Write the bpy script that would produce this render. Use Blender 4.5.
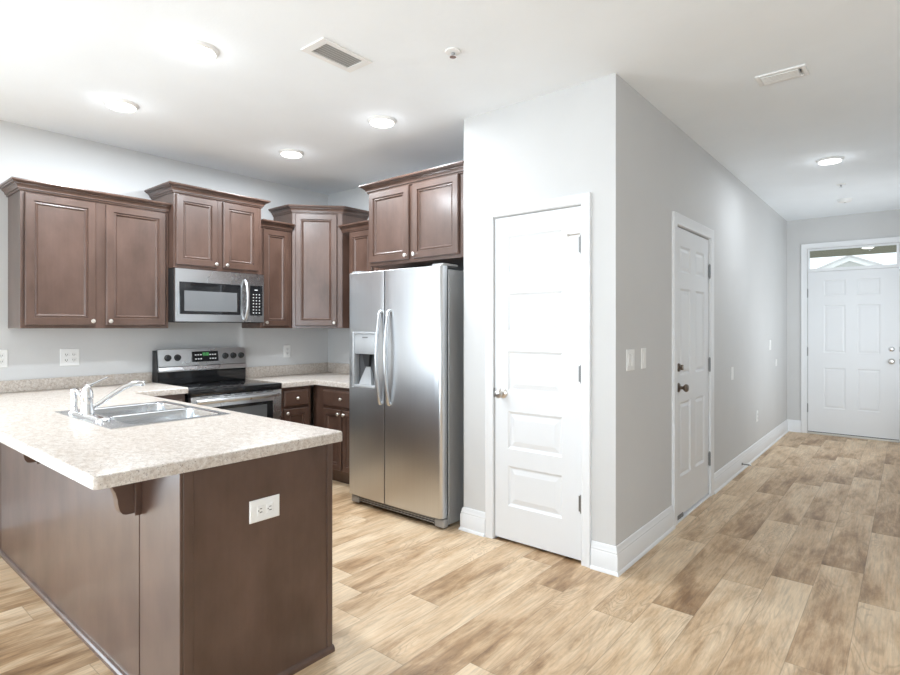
import bpy, bmesh, math, random
from mathutils import Vector, Matrix
S = bpy.context.scene
for o in list(bpy.data.objects): bpy.data.objects.remove(o)
COL = S.collection

# ------------------------------------------------------------------ camera, world, lights, exposure
F, Y0, YAW, CAMH = 555.376, 327.70, 0.6917, 1.3492
cam = bpy.data.cameras.new('camera'); camo = bpy.data.objects.new('camera', cam); COL.objects.link(camo)
camo.location = (0, 0, CAMH); camo.rotation_euler = (math.pi / 2, 0, YAW)
cam.sensor_fit = 'HORIZONTAL'; cam.sensor_width = 36; cam.lens = 36 * F / 900
cam.shift_y = (Y0 - 337.5) / 900; cam.clip_start = 0.05; cam.clip_end = 200
S.camera = camo
S.view_settings.view_transform = 'Standard'; S.view_settings.look = 'None'
S.view_settings.gamma = 1; S.view_settings.use_curve_mapping = False
S.view_settings.exposure = 0.12
W = bpy.data.worlds.new('sky'); S.world = W; W.use_nodes = True
wb = W.node_tree.nodes['Background']; wb.inputs[0].default_value = (0.86, 0.92, 1, 1); wb.inputs[1].default_value = 1.6

def area(name, loc, rot, sx, sy, power, color=(1, 1, 1)):
    l = bpy.data.lights.new(name, 'AREA'); l.shape = 'RECTANGLE'; l.size = sx; l.size_y = sy
    l.energy = power; l.color = color
    o = bpy.data.objects.new(name, l); o.location = loc; o.rotation_euler = rot; COL.objects.link(o); return o
DAY = (0.79, 0.90, 1)
area('patio_daylight', (-4.60, -1.5, 1.12), (math.radians(82), 0, math.radians(-90)), 2.2, 2.0, 122, DAY)
area('window_daylight', (-1.8, -4.42, 1.25), (math.radians(118), 0, 0), 2.6, 1.9, 42, DAY)
area('side_window_daylight', (1.0, -4.42, 1.45), (math.radians(118), 0, 0), 1.6, 1.4, 150, DAY)
area('hall_window_daylight', (0.27, 7.0, 1.35), (math.radians(100), 0, math.radians(65)), 1.2, 1.4, 15, (0.9, 0.95, 1))
S.cycles.diffuse_bounces = 8; S.cycles.max_bounces = 16
LAMP_W, LAMP_P, HALL_W, LAMP_E, LAMP_C = 21.0, 0.55, 10.0, 7.0, (0.87, 0.94, 1)

# ------------------------------------------------------------------ materials
def newmat(name):
    m = bpy.data.materials.new(name); m.use_nodes = True
    return m, m.node_tree, m.node_tree.nodes['Principled BSDF']
def nd(nt, typ, props=None, **ins):
    n = nt.nodes.new(typ)
    for k, v in (props or {}).items(): setattr(n, k, v)
    for k, v in ins.items():
        key = int(k[1:]) if k[0] == '_' and k[1:].isdigit() else k.replace('_', ' ')
        if isinstance(v, bpy.types.NodeSocket): nt.links.new(v, n.inputs[key])
        else: n.inputs[key].default_value = v
    return n
def mth(nt, op, a, b=0.0, c=0.0): return nd(nt, 'ShaderNodeMath', {'operation': op}, _0=a, _1=b, _2=c).outputs[0]
def ramp(nt, fac, stops):
    r = nd(nt, 'ShaderNodeValToRGB', Fac=fac); e = r.color_ramp.elements
    while len(e) < len(stops): e.new(0.5)
    for i, (p, c) in enumerate(stops):
        e[i].position = p; e[i].color = (c, c, c, 1) if isinstance(c, (int, float)) else (*c, 1)
    return r.outputs[0]
def mix(nt, fac, a, b, mode='MIX'):
    n = nd(nt, 'ShaderNodeMix', {'data_type': 'RGBA', 'blend_type': mode})
    for s, v in ((n.inputs[0], fac), (n.inputs[6], a), (n.inputs[7], b)):
        if isinstance(v, bpy.types.NodeSocket): nt.links.new(v, s)
        else: s.default_value = v if isinstance(v, (int, float)) else (*v[:3], 1)
    return n.outputs[2]
def plain(name, col, rough=0.5, metal=0.0, bump=0.0, bscale=200, var=0.0, **kw):
    m, nt, p = newmat(name)
    co = nd(nt, 'ShaderNodeTexCoord').outputs['Object']
    p.inputs['Roughness'].default_value = rough; p.inputs['Metallic'].default_value = metal
    ns = nd(nt, 'ShaderNodeTexNoise', Vector=co, Scale=3.0, Detail=3.0).outputs[0]
    d = [max(0, c * (1 - var)) for c in col]; e = [min(1, c * (1 + var)) for c in col]
    nt.links.new(ramp(nt, ns, [(0.35, tuple(d)), (0.65, tuple(e))]), p.inputs['Base Color'])
    if bump:
        b = nd(nt, 'ShaderNodeTexNoise', Vector=co, Scale=bscale, Detail=2.0).outputs[0]
        nt.links.new(nd(nt, 'ShaderNodeBump', Strength=bump, Distance=0.002, Height=b).outputs[0], p.inputs['Normal'])
    for k, v in kw.items(): p.inputs[k.replace('_', ' ')].default_value = v
    return m
M = {}
M['wall'] = plain('wall_paint', (0.62, 0.62, 0.618), 0.75, bump=0.08, bscale=350, var=0.01)
M['ceiling'] = plain('ceiling_paint', (0.885, 0.925, 0.96), 0.9, bump=0.25, bscale=60, var=0.01)
M['trim'] = plain('white_trim', (0.80, 0.812, 0.828), 0.35, var=0.005)
M['door'] = plain('white_door', (0.775, 0.788, 0.805), 0.36, var=0.005)
M['plastic'] = plain('white_plastic', (0.84, 0.84, 0.83), 0.35)
M['dark_slot'] = plain('dark_slot', (0.03, 0.03, 0.03), 0.6)
M['chrome'] = plain('chrome', (0.85, 0.85, 0.86), 0.12, 1.0)
M['nickel'] = plain('satin_nickel', (0.66, 0.63, 0.60), 0.28, 1.0)
M['bronze'] = plain('dark_bronze', (0.20, 0.16, 0.13), 0.3, 1.0)
M['bright_nickel'] = plain('brushed_nickel_knob', (0.86, 0.82, 0.77), 0.35, 1.0)
M['hinge'] = plain('hinge_steel', (0.24, 0.24, 0.24), 0.4, 0.8)
M['black_glass'] = plain('black_glass', (0.012, 0.012, 0.013), 0.06)
M['oven_glass'] = plain('oven_glass', (0.10, 0.105, 0.11), 0.08)
M['mesh_glass'] = plain('mesh_glass', (0.17, 0.175, 0.18), 0.22, 0.1)
M['black'] = plain('black_plastic', (0.02, 0.02, 0.021), 0.4)
M['side_grey'] = plain('textured_grey', (0.36, 0.36, 0.36), 0.45, 0.35, bump=0.2, bscale=400)
M['lightgrey'] = plain('light_grey_plastic', (0.42, 0.43, 0.44), 0.35, 0.2)
M['midgrey'] = plain('mid_grey_plastic', (0.13, 0.133, 0.137), 0.4)
M['cavity_grey'] = plain('dark_cavity', (0.07, 0.07, 0.073), 0.4)
M['mark'] = plain('pale_marking', (0.75, 0.75, 0.75), 0.5)
M['duct'] = plain('duct_shadow', (0.45, 0.45, 0.45), 0.8)
M['threshold'] = plain('threshold_metal', (0.62, 0.60, 0.56), 0.4, 0.4)
def emis(name, col, e, base=(0.8, 0.8, 0.8)):
    m, nt, p = newmat(name); p.inputs['Base Color'].default_value = (*base, 1)
    p.inputs['Emission Color'].default_value = (*col, 1); p.inputs['Emission Strength'].default_value = e; return m
M['lamp'] = emis('lamp_diffuser', (1, 0.99, 0.97), LAMP_E)
M['green'] = emis('green_digits', (0.25, 1, 0.35), 0.35, (0.02, 0.1, 0.02))
M['porch_lamp'] = emis('porch_lamp_glass', (1, 0.95, 0.82), 3.0)

def steel(name, base=0.62, rough=0.27, axis=2):
    m, nt, p = newmat(name); p.inputs['Metallic'].default_value = 1.0
    co = nd(nt, 'ShaderNodeTexCoord').outputs['Object']
    sc = [120.0, 120.0, 120.0]; sc[axis] = 1.5
    v = nd(nt, 'ShaderNodeVectorMath', {'operation': 'MULTIPLY'}, _0=co, _1=sc).outputs[0]
    n = nd(nt, 'ShaderNodeTexNoise', Vector=v, Scale=1.0, Detail=2.0).outputs[0]
    big = nd(nt, 'ShaderNodeTexNoise', Vector=co, Scale=4.0, Detail=3.0).outputs[0]
    nt.links.new(ramp(nt, n, [(0.3, (base * 0.965, base * 0.985, base * 1.005)), (0.7, (base * 0.995, base * 1.015, base * 1.035))]), p.inputs['Base Color'])
    r = mth(nt, 'MULTIPLY', big, 0.10)
    nt.links.new(mth(nt, 'ADD', r, rough - 0.05), p.inputs['Roughness'])
    return m
M['steel'] = steel('stainless_steel', 0.67, 0.31)
M['steel_h'] = steel('stainless_steel_horizontal', 0.66, 0.28, 1)
M['sink_steel'] = steel('sink_steel', 0.70, 0.26, 0)

def cabinet():
    m, nt, p = newmat('stained_maple')
    co = nd(nt, 'ShaderNodeTexCoord').outputs['Object']
    v = nd(nt, 'ShaderNodeVectorMath', {'operation': 'MULTIPLY'}, _0=co, _1=(70, 70, 3.0)).outputs[0]
    fine = nd(nt, 'ShaderNodeTexNoise', Vector=v, Scale=1.0, Detail=4.0).outputs[0]
    v2 = nd(nt, 'ShaderNodeVectorMath', {'operation': 'MULTIPLY'}, _0=co, _1=(1, 1, 0.55)).outputs[0]
    blot = nd(nt, 'ShaderNodeTexNoise', Vector=v2, Scale=6.0, Detail=4.0, Roughness=0.55).outputs[0]
    c1 = ramp(nt, blot, [(0.3, (0.066, 0.034, 0.023)), (0.72, (0.116, 0.066, 0.049))])
    c2 = ramp(nt, fine, [(0.3, 0.95), (0.7, 1.03)])
    nt.links.new(mix(nt, 1.0, c1, c2, 'MULTIPLY'), p.inputs['Base Color'])
    p.inputs['Roughness'].default_value = 0.4; p.inputs['Coat Weight'].default_value = 0.55; p.inputs['Specular IOR Level'].default_value = 0.5
    p.inputs['Coat Roughness'].default_value = 0.2
    return m
M['wood'] = cabinet()

def laminate(name, dark):
    m, nt, p = newmat(name)
    co = nd(nt, 'ShaderNodeTexCoord').outputs['Object']
    st = nd(nt, 'ShaderNodeVectorMath', {'operation': 'MULTIPLY'}, _0=co, _1=(1.0, 1.35, 1.35)).outputs[0]
    a = nd(nt, 'ShaderNodeTexNoise', Vector=st, Scale=44.0, Detail=6.0, Roughness=0.65, Distortion=0.4).outputs[0]
    b = nd(nt, 'ShaderNodeTexNoise', Vector=st, Scale=85.0, Detail=4.0, Roughness=0.6, Distortion=1.2).outputs[0]
    c = nd(nt, 'ShaderNodeTexNoise', Vector=st, Scale=130.0, Detail=2.0, Roughness=0.5, Distortion=1.5).outputs[0]
    base = ramp(nt, a, [(0.36, (0.45, 0.378, 0.318)), (0.50, (0.57, 0.51, 0.455)), (0.64, (0.65, 0.605, 0.56))])
    f1 = ramp(nt, b, [(0.57, 0.0), (0.64, 0.7)])
    f2 = ramp(nt, c, [(0.60, 0.0), (0.66, 0.75)])
    k = mix(nt, f1, base, (0.42, 0.35, 0.29)); k = mix(nt, f2, k, (0.15, 0.12, 0.10))
    nt.links.new(k, p.inputs['Base Color']); p.inputs['Roughness'].default_value = 0.33
    return m
M['counter'] = laminate('speckled_laminate', False)

def planks():
    m, nt, p = newmat('vinyl_planks')
    co = nd(nt, 'ShaderNodeTexCoord').outputs['Object']
    sx = nd(nt, 'ShaderNodeSeparateXYZ', Vector=co)
    x, y = sx.outputs[0], sx.outputs[1]
    u = mth(nt, 'DIVIDE', x, 0.195); row = mth(nt, 'FLOOR', u); fu = mth(nt, 'FRACT', u)
    off = nd(nt, 'ShaderNodeTexWhiteNoise', {'noise_dimensions': '1D'}, W=mth(nt, 'ADD', row, 31.37)).outputs[0]
    v = mth(nt, 'ADD', mth(nt, 'DIVIDE', y, 1.2), off); colr = mth(nt, 'FLOOR', v); fv = mth(nt, 'FRACT', v)
    idv = nd(nt, 'ShaderNodeCombineXYZ', X=row, Y=colr, Z=0.0).outputs[0]
    wn = nd(nt, 'ShaderNodeTexWhiteNoise', {'noise_dimensions': '2D'}, Vector=idv)
    pid = wn.outputs[0]
    shift = nd(nt, 'ShaderNodeVectorMath', {'operation': 'MULTIPLY'}, _0=wn.outputs[1], _1=(40, 40, 40)).outputs[0]
    pc = nd(nt, 'ShaderNodeVectorMath', {'operation': 'ADD'}, _0=co, _1=shift).outputs[0]
    def sc(vec, s): return nd(nt, 'ShaderNodeVectorMath', {'operation': 'MULTIPLY'}, _0=vec, _1=s).outputs[0]
    blot = nd(nt, 'ShaderNodeTexNoise', Vector=sc(pc, (10, 2.2, 1)), Scale=1.0, Detail=6.0, Roughness=0.66, Distortion=0.25).outputs[0]
    fine = nd(nt, 'ShaderNodeTexNoise', Vector=sc(pc, (95, 5.5, 1)), Scale=1.0, Detail=5.0, Roughness=0.65, Distortion=0.25).outputs[0]
    warp = nd(nt, 'ShaderNodeTexNoise', Vector=sc(pc, (5, 1.2, 1)), Scale=1.0, Detail=2.0, Distortion=1.0).outputs[0]
    rings = mth(nt, 'SINE', mth(nt, 'MULTIPLY', warp, 120.0))
    rmask = ramp(nt, nd(nt, 'ShaderNodeTexNoise', Vector=sc(pc, (6, 1.5, 3)), Scale=1.0, Detail=1.0).outputs[0], [(0.5, 0.0), (0.62, 1.0)])
    t = mth(nt, 'ADD', mth(nt, 'MULTIPLY', blot, 1.0), mth(nt, 'MULTIPLY', mth(nt, 'SUBTRACT', pid, 0.5), 0.20))
    t = mth(nt, 'ADD', t, mth(nt, 'MULTIPLY', mth(nt, 'SUBTRACT', fv, 0.5), 0.17))
    c = ramp(nt, t, [(0.22, (0.215, 0.118, 0.054)), (0.36, (0.41, 0.26, 0.140)), (0.49, (0.595, 0.42, 0.258)), (0.68, (0.74, 0.575, 0.395))])
    c = mix(nt, 1.0, c, ramp(nt, fine, [(0.36, 0.80), (0.50, 0.97), (0.62, 1.06)]), 'MULTIPLY')
    rr = mth(nt, 'MULTIPLY', rmask, ramp(nt, mth(nt, 'MULTIPLY_ADD', rings, 0.5, 0.5), [(0.0, 0.30), (0.35, 0.0)]))
    c = mix(nt, rr, c, (0.22, 0.14, 0.08))
    du = mth(nt, 'MULTIPLY', mth(nt, 'MINIMUM', fu, mth(nt, 'SUBTRACT', 1.0, fu)), 0.195)
    dv = mth(nt, 'MULTIPLY', mth(nt, 'MINIMUM', fv, mth(nt, 'SUBTRACT', 1.0, fv)), 1.2)
    dd = mth(nt, 'MINIMUM', du, dv)
    seam = ramp(nt, mth(nt, 'MULTIPLY', dd, 250.0), [(0.25, 0.42), (0.55, 0.0)])
    c = mix(nt, seam, c, (0.17, 0.11, 0.07))
    nt.links.new(c, p.inputs['Base Color'])
    nt.links.new(mth(nt, 'MULTIPLY_ADD', fine, 0.12, 0.36), p.inputs['Roughness'])
    h = mth(nt, 'ADD', mth(nt, 'MULTIPLY', fine, 0.3), mth(nt, 'MULTIPLY', mth(nt, 'MINIMUM', mth(nt, 'MULTIPLY', dd, 300.0), 1.0), 1.0))
    nt.links.new(nd(nt, 'ShaderNodeBump', Strength=0.25, Distance=0.001, Height=h).outputs[0], p.inputs['Normal'])
    return m
M['floor'] = planks()
def glass():
    m = bpy.data.materials.new('window_glass'); m.use_nodes = True; nt = m.node_tree
    for n in list(nt.nodes): nt.nodes.remove(n)
    out = nt.nodes.new('ShaderNodeOutputMaterial')
    t = nd(nt, 'ShaderNodeBsdfTransparent', Color=(0.96, 0.98, 0.97, 1)); g = nd(nt, 'ShaderNodeBsdfGlossy', Roughness=0.02)
    mx = nd(nt, 'ShaderNodeMixShader', Fac=0.02, _1=t.outputs[0], _2=g.outputs[0])
    nt.links.new(mx.outputs[0], out.inputs[0]); return m
M['glass'] = glass()
M['ground'] = plain('pale_concrete', (0.55, 0.54, 0.52), 0.9, bump=0.2, bscale=80, var=0.1)
M['soffit'] = plain('olive_porch_ceiling', (0.24, 0.23, 0.15), 0.7)
M['house_white'] = plain('white_house_trim', (0.88, 0.88, 0.86), 0.7)
M['house_siding'] = plain('pale_house_siding', (0.72, 0.72, 0.70), 0.7)
M['shingle'] = plain('pale_shingles', (0.62, 0.61, 0.60), 0.9, bump=0.3, bscale=40, var=0.1)

# ------------------------------------------------------------------ mesh helpers
ORG = {}
class MB:
    def __init__(s): s.b = bmesh.new()
    def face(s, pts):
        try: return s.b.faces.new([s.b.verts.new(p) for p in pts])
        except ValueError: return None
    def box(s, x0, x1, y0, y1, z0, z1, bev=0.0, seg=2, fn=None):
        t = bmesh.new(); bmesh.ops.create_cube(t, size=1)
        for v in t.verts: v.co = Vector(((x0 + x1) / 2 + v.co.x * (x1 - x0), (y0 + y1) / 2 + v.co.y * (y1 - y0), (z0 + z1) / 2 + v.co.z * (z1 - z0)))
        if bev: bmesh.ops.bevel(t, geom=list(t.edges), offset=bev, segments=seg, affect='EDGES', profile=0.5)
        s.merge(t, fn); return s
    def merge(s, t, fn=None):
        mp = {v: s.b.verts.new(fn(*v.co) if fn else v.co) for v in t.verts}
        for f in t.faces:
            try: s.b.faces.new([mp[v] for v in f.verts])
            except ValueError: pass
        t.free()
    def loft(s, loops, cap0=True, cap1=True, closed=True):
        vs = [[s.b.verts.new(p) for p in l] for l in loops]; n = len(vs[0])
        for a, b in zip(vs, vs[1:]):
            for i in range(n if closed else n - 1):
                j = (i + 1) % n
                try: s.b.faces.new((a[i], a[j], b[j], b[i]))
                except ValueError: pass
        if cap0: s.b.faces.new(vs[0])
        if cap1: s.b.faces.new(list(reversed(vs[-1])))
        return s
    def lathe(s, base, axis, prof, n=20):
        base = Vector(base); a = Vector(axis).normalized()
        t = Vector((0, 0, 1)) if abs(a.z) < 0.9 else Vector((1, 0, 0)); e1 = a.cross(t).normalized(); e2 = a.cross(e1)
        return s.loft([[base + a * h + (e1 * math.cos(k * 2 * math.pi / n) + e2 * math.sin(k * 2 * math.pi / n)) * max(r, 1e-4) for k in range(n)] for r, h in prof])
    def tube(s, pts, r, n=12, flat=1.0):
        pts = [Vector(p) for p in pts]; rs = r if isinstance(r, (list, tuple)) else [r] * len(pts); loops = []
        up = None
        for i, p in enumerate(pts):
            d = (pts[min(i + 1, len(pts) - 1)] - pts[max(i - 1, 0)]).normalized()
            if up is None:
                t = Vector((0, 0, 1)) if abs(d.z) < 0.9 else Vector((1, 0, 0)); up = d.cross(t).normalized()
            up = (up - d * up.dot(d)).normalized(); e2 = d.cross(up)
            loops.append([p + (up * math.cos(k * 2 * math.pi / n) + e2 * flat * math.sin(k * 2 * math.pi / n)) * rs[i] for k in range(n)])
        return s.loft(loops)
    def sweep(s, path, prof, mp, sign=1, closed=False):
        """profile points (offset, rise) carried along a 2-D path with mitred corners"""
        P = [Vector(p) for p in path]; n = len(P); loops = []
        for i in range(n):
            def nrm(a, b): d = (b - a).normalized(); return Vector((d.y, -d.x)) * sign
            ns = []
            if i > 0: ns.append(nrm(P[i - 1], P[i]))
            if i < n - 1: ns.append(nrm(P[i], P[i + 1]))
            m = ns[0] if len(ns) == 1 else (ns[0] + ns[1]) / (1 + ns[0].dot(ns[1]))
            loops.append([mp(P[i].x + m.x * o, P[i].y + m.y * o, r) for o, r in prof])
        return s.loft(loops)
    def rings(s, u0, u1, z0, z1, prof, mp, back=True):
        """nested rectangles (inset, depth), capped"""
        return s.loft([[mp(u0 + i, z0 + i, d), mp(u1 - i, z0 + i, d), mp(u1 - i, z1 - i, d), mp(u0 + i, z1 - i, d)] for i, d in prof], cap0=back)
    def panelled(s, u0, u1, z0, z1, rects, prof, mp, thick):
        """slab whose front carries sunken-and-raised panels"""
        us = sorted({u0, u1, *[r[0] for r in rects], *[r[1] for r in rects]}); zs = sorted({z0, z1, *[r[2] for r in rects], *[r[3] for r in rects]})
        for a, b in zip(us, us[1:]):
            for c, d in zip(zs, zs[1:]):
                if any(r[0] - 1e-6 <= a and b <= r[1] + 1e-6 and r[2] - 1e-6 <= c and d <= r[3] + 1e-6 for r in rects): continue
                s.face([mp(a, c, 0), mp(b, c, 0), mp(b, d, 0), mp(a, d, 0)])
        for r in rects: s.rings(r[0], r[1], r[2], r[3], prof, mp, back=False)
        c = [(u0, z0), (u1, z0), (u1, z1), (u0, z1)]
        for (a, b), (e, f) in zip(c, c[1:] + c[:1]): s.face([mp(a, b, 0), mp(e, f, 0), mp(e, f, -thick), mp(a, b, -thick)])
        s.face([mp(a, b, -thick) for a, b in c]); return s
    def grid(s, xs, ys, hole, z0, z1):
        """flat slab on a grid of cells, the cells named by hole() left out"""
        F = lambda i, j: 0 <= i < len(xs) - 1 and 0 <= j < len(ys) - 1 and not hole((xs[i] + xs[i + 1]) / 2, (ys[j] + ys[j + 1]) / 2)
        for i in range(len(xs) - 1):
            for j in range(len(ys) - 1):
                if not F(i, j): continue
                a, b, c, d = xs[i], xs[i + 1], ys[j], ys[j + 1]
                for z in (z0, z1): s.face([(a, c, z), (b, c, z), (b, d, z), (a, d, z)])
                for di, dj, q in ((-1, 0, ((a, c), (a, d))), (1, 0, ((b, c), (b, d))), (0, -1, ((a, c), (b, c))), (0, 1, ((a, d), (b, d)))):
                    if not F(i + di, j + dj):
                        (e, f), (g, h) = q; s.face([(e, f, z0), (g, h, z0), (g, h, z1), (e, f, z1)])
        return s
    def clean(s):
        bmesh.ops.remove_doubles(s.b, verts=list(s.b.verts), dist=1e-5); bmesh.ops.recalc_face_normals(s.b, faces=list(s.b.faces)); return s
    def build(s, name, mat, parent=None, smooth=False, loc=None, angle=0.6):
        s.clean()
        org = ORG[parent.name] if parent else Vector(loc or (0, 0, 0))
        for v in s.b.verts: v.co -= org
        me = bpy.data.meshes.new(name)
        if smooth:
            for e in s.b.edges:
                if len(e.link_faces) == 2 and e.calc_face_angle(0) > angle: e.smooth = False
            for f in s.b.faces: f.smooth = True
        s.b.to_mesh(me); s.b.free()
        me.materials.append(M[mat] if isinstance(mat, str) else mat)
        o = bpy.data.objects.new(name, me); COL.objects.link(o)
        if parent: o.parent = parent
        else: o.location = org
        ORG[o.name] = org
        return o
def tag(o, label, cat, group=None):
    o['label'] = label; o['category'] = cat
    if group: o['group'] = group
    return o
def thing(name, loc, label, cat, group=None):
    o = bpy.data.objects.new(name, None); COL.objects.link(o); o.location = loc; o.empty_display_size = 0.1
    ORG[o.name] = Vector(loc); return tag(o, label, cat, group)
def struct(o): o['kind'] = 'structure'; return o
def copy_tree(root, loc, label=None):
    r = root.copy(); COL.objects.link(r); r.location = loc
    if label: r['label'] = label
    for ch in list(root.children):
        c = ch.copy(); COL.objects.link(c); c.parent = r
        for g in list(ch.children):
            d = g.copy(); COL.objects.link(d); d.parent = c
    return r

# ------------------------------------------------------------------ the room
KX, KY, CX, CY, PX, HY, H = -4.702, 3.671, -1.24, 2.92, -2.299, 8.402, 2.743
def fx(X0): return lambda u, z, d: (X0 + d, u, z)          # a face looking to +X
def fy(Y0_): return lambda u, z, d: (u, Y0_ - d, z)        # a face looking to -Y
struct(MB().box(KX - 0.12, 2.3, -4.62, HY + 0.1, -0.1, 0).build('floor', 'floor'))
struct(MB().box(KX - 0.12, 2.3, -4.62, HY + 0.12, H, H + 0.12).build('ceiling', 'ceiling'))
m = MB()
for a, b, c, d in ((-4.62, -2.7, 0, H), (-0.3, KY + 0.12, 0, H), (-2.7, -0.3, 2.15, H)): m.box(KX - 0.12, KX, a, b, c, d)
struct(m.build('wall_left', 'wall'))
struct(MB().box(KX, CX - 0.11, KY, KY + 0.12, 0, H).build('wall_back', 'wall'))
m = MB()
for a, b, c, d in ((PX, -2.049, 0, H), (-1.444, CX, 0, H), (-2.049, -1.444, 2.05, H)): m.box(a, b, CY, CY + 0.11, c, d)
struct(m.build('wall_pantry', 'wall'))
struct(MB().box(PX, PX + 0.11, CY + 0.11, KY, 0, H).build('wall_fridge_side', 'wall'))
D2A, D2B = 3.930, 4.748
m = MB()
for a, b, c, d in ((CY + 0.11, D2A - 0.004, 0, H), (D2B + 0.004, HY, 0, H), (D2A - 0.004, D2B + 0.004, 2.056, H)): m.box(CX - 0.11, CX, a, b, c, d)
m.box(CX - 0.14, CX - 0.11, D2A - 0.1, D2B + 0.1, 0, 2.15)  # unseen backing added behind the hall door to keep sky light out
struct(m.build('wall_hall', 'wall'))
D3A, D3B = -1.006, -0.098
m = MB()
for a, b, c, d in ((CX - 0.11, D3A - 0.004, 0, H), (D3B + 0.004, 0.42, 0, H), (D3A - 0.004, D3B + 0.004, 2.352, H)): m.box(a, b, HY, HY + 0.14, c, d)
struct(m.build('wall_entry', 'wall'))
m = MB()
for a, b, c, d in ((4.0, 6.35, 0, H), (7.65, HY, 0, H), (6.35, 7.65, 0, 0.6), (6.35, 7.65, 2.1, H)): m.box(0.30, 0.42, a, b, c, d)
struct(m.build('wall_hall_right', 'wall'))
struct(MB().box(0.42, 2.2, 4.0, 4.12, 0, H).build('wall_living_end', 'wall'))
struct(MB().box(2.2, 2.3, -4.62, 4.12, 0, H).build('wall_right', 'wall'))
m = MB()
for a, b, c, d in ((KX - 0.12, -3.2, 0, H), (-0.4, 0.15, 0, H), (1.85, 2.3, 0, H), (-3.2, -0.4, 2.2, H), (-3.2, -0.4, 0, 0.3), (0.15, 1.85, 2.2, H), (0.15, 1.85, 0, 0.7)): m.box(a, b, -4.62, -4.5, c, d)
struct(m.build('wall_rear', 'wall'))
for i, (a, b, c, d, mp) in enumerate(((-3.2, -0.4, 0.3, 2.2, lambda x, y, z: (x, -4.555 + y, z)), (0.15, 1.85, 0.7, 2.2, lambda x, y, z: (x, -4.555 + y, z)), (-2.7, -0.3, 0.0, 2.15, lambda x, y, z: (KX - 0.06 + y, x, z)), (6.35, 7.65, 0.6, 2.1, lambda x, y, z: (0.36 + y, x, z)))):
    m = MB(); m.box(a, a + 0.07, -0.035, 0.035, c, d, fn=mp); m.box(b - 0.07, b, -0.035, 0.035, c, d, fn=mp)
    m.box(a + 0.07, b - 0.07, -0.035, 0.035, c, c + 0.07, fn=mp); m.box(a + 0.07, b - 0.07, -0.035, 0.035, d - 0.07, d, fn=mp)
    m.box((a + b) / 2 - 0.04, (a + b) / 2 + 0.04, -0.03, 0.03, c + 0.07, d - 0.07, fn=mp)
    w = struct(m.build('window_%d' % (i + 2), 'trim'))
    MB().box(a + 0.07, b - 0.07, -0.003, 0.003, c + 0.07, d - 0.07, fn=mp).build('pane', 'glass', w)

BBP = [(0, 0), (0.026, 0), (0.025, 0.010), (0.021, 0.016), (0.017, 0.019), (0.017, 0.105), (0.013, 0.112), (0.014, 0.120), (0.010, 0.126), (0.010, 0.138), (0.004, 0.150), (0, 0.152)]
def baseboard(name, path, sign=1):
    return struct(MB().sweep(path, BBP, lambda x, y, r: (x, y, r), sign).build(name, 'trim', smooth=True))
CW, CW2, CW3 = 0.060, 0.080, 0.070
baseboard('baseboard_pantry', [(PX, CY + 0.10), (PX, CY), (-2.052 - CW, CY)])
baseboard('baseboard_hall', [(-1.440 + CW, CY), (CX, CY), (CX, D2A - 0.006 - CW2)])
baseboard('baseboard_hall_far', [(CX, D2B + 0.006 + CW2), (CX, HY), (D3A - 0.006 - CW3, HY)])
baseboard('baseboard_left', [(KX, -0.3), (KX, 0.80)])
def casing(name, a, b, top, mp, w):
    CAS = [(0.004, 0), (0.004, 0.012), (0.010, 0.016), (0.020, 0.013), (w - 0.018, 0.017), (w - 0.005, 0.020), (w, 0.017), (w, 0)]
    return struct(MB().sweep([(a, 0), (a, top), (b, top), (b, 0)], CAS, lambda u, z, r: mp(u, z, r), -1).build(name, 'trim', smooth=True))
casing('trim_1', -2.049, -1.444, 2.05, fy(CY), CW); casing('trim_2', D2A - 0.004, D2B + 0.004, 2.056, fx(CX), CW2); casing('trim_3', D3A - 0.004, D3B + 0.004, 2.352, fy(HY), CW3)

# doors
PR = [(0, 0), (0.004, -0.004), (0.014, -0.011), (0.020, -0.011), (0.048, -0.003), (0.050, -0.003)]
def knob_set(parent, base, axis, mat, name='door_knob', s=1.0):
    MB().lathe(base, axis, [(0.001, 0), (0.033 * s, 0), (0.033 * s, 0.004), (0.026 * s, 0.010), (0.012 * s, 0.014), (0.011 * s, 0.032), (0.019 * s, 0.038), (0.027 * s, 0.048), (0.027 * s, 0.058), (0.020 * s, 0.066), (0.001, 0.069)], 24).build(name, mat, parent, True)
def hinge(parent, p, ax, h=0.09, mat='hinge'):
    m = MB().tube([(p[0], p[1], p[2] - h / 2), (p[0], p[1], p[2] + h / 2)], 0.007, 10)
    m.tube([(p[0], p[1], p[2] - h / 2 - 0.008), (p[0], p[1], p[2] + h / 2 + 0.008)], 0.0045, 8)
    if ax == 'x': m.box(p[0] - 0.016, p[0] + 0.004, p[1] + 0.003, p[1] + 0.006, p[2] - h / 2, p[2] + h / 2)
    else: m.box(p[0] - 0.006, p[0] - 0.003, p[1] - 0.016, p[1] + 0.012, p[2] - h / 2, p[2] + h / 2)
    return m.build('hinge', mat, parent, True)
rows5 = [(1.686, 1.925), (1.322, 1.565), (0.950, 1.202), (0.589, 0.824), (0.230, 0.482)]
d1 = struct(MB().panelled(-2.045, -1.448, 0.018, 2.046, [(-1.948, -1.568, a, b) for a, b in rows5], PR, fy(CY + 0.003), 0.035).build('door_1', 'door', loc=(-1.743, CY, 0)))
knob_set(d1, (-1.985, CY + 0.003, 0.935), (0, -1, 0), 'nickel')
MB().box(-2.052, -2.044, CY - 0.003, CY + 0.012, 0.905, 0.965).build('latch_plate', 'hinge', d1)
for z in (1.825, 1.085, 0.343): h = hinge(d1, (-1.444, CY - 0.006, z), 'x')
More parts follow.
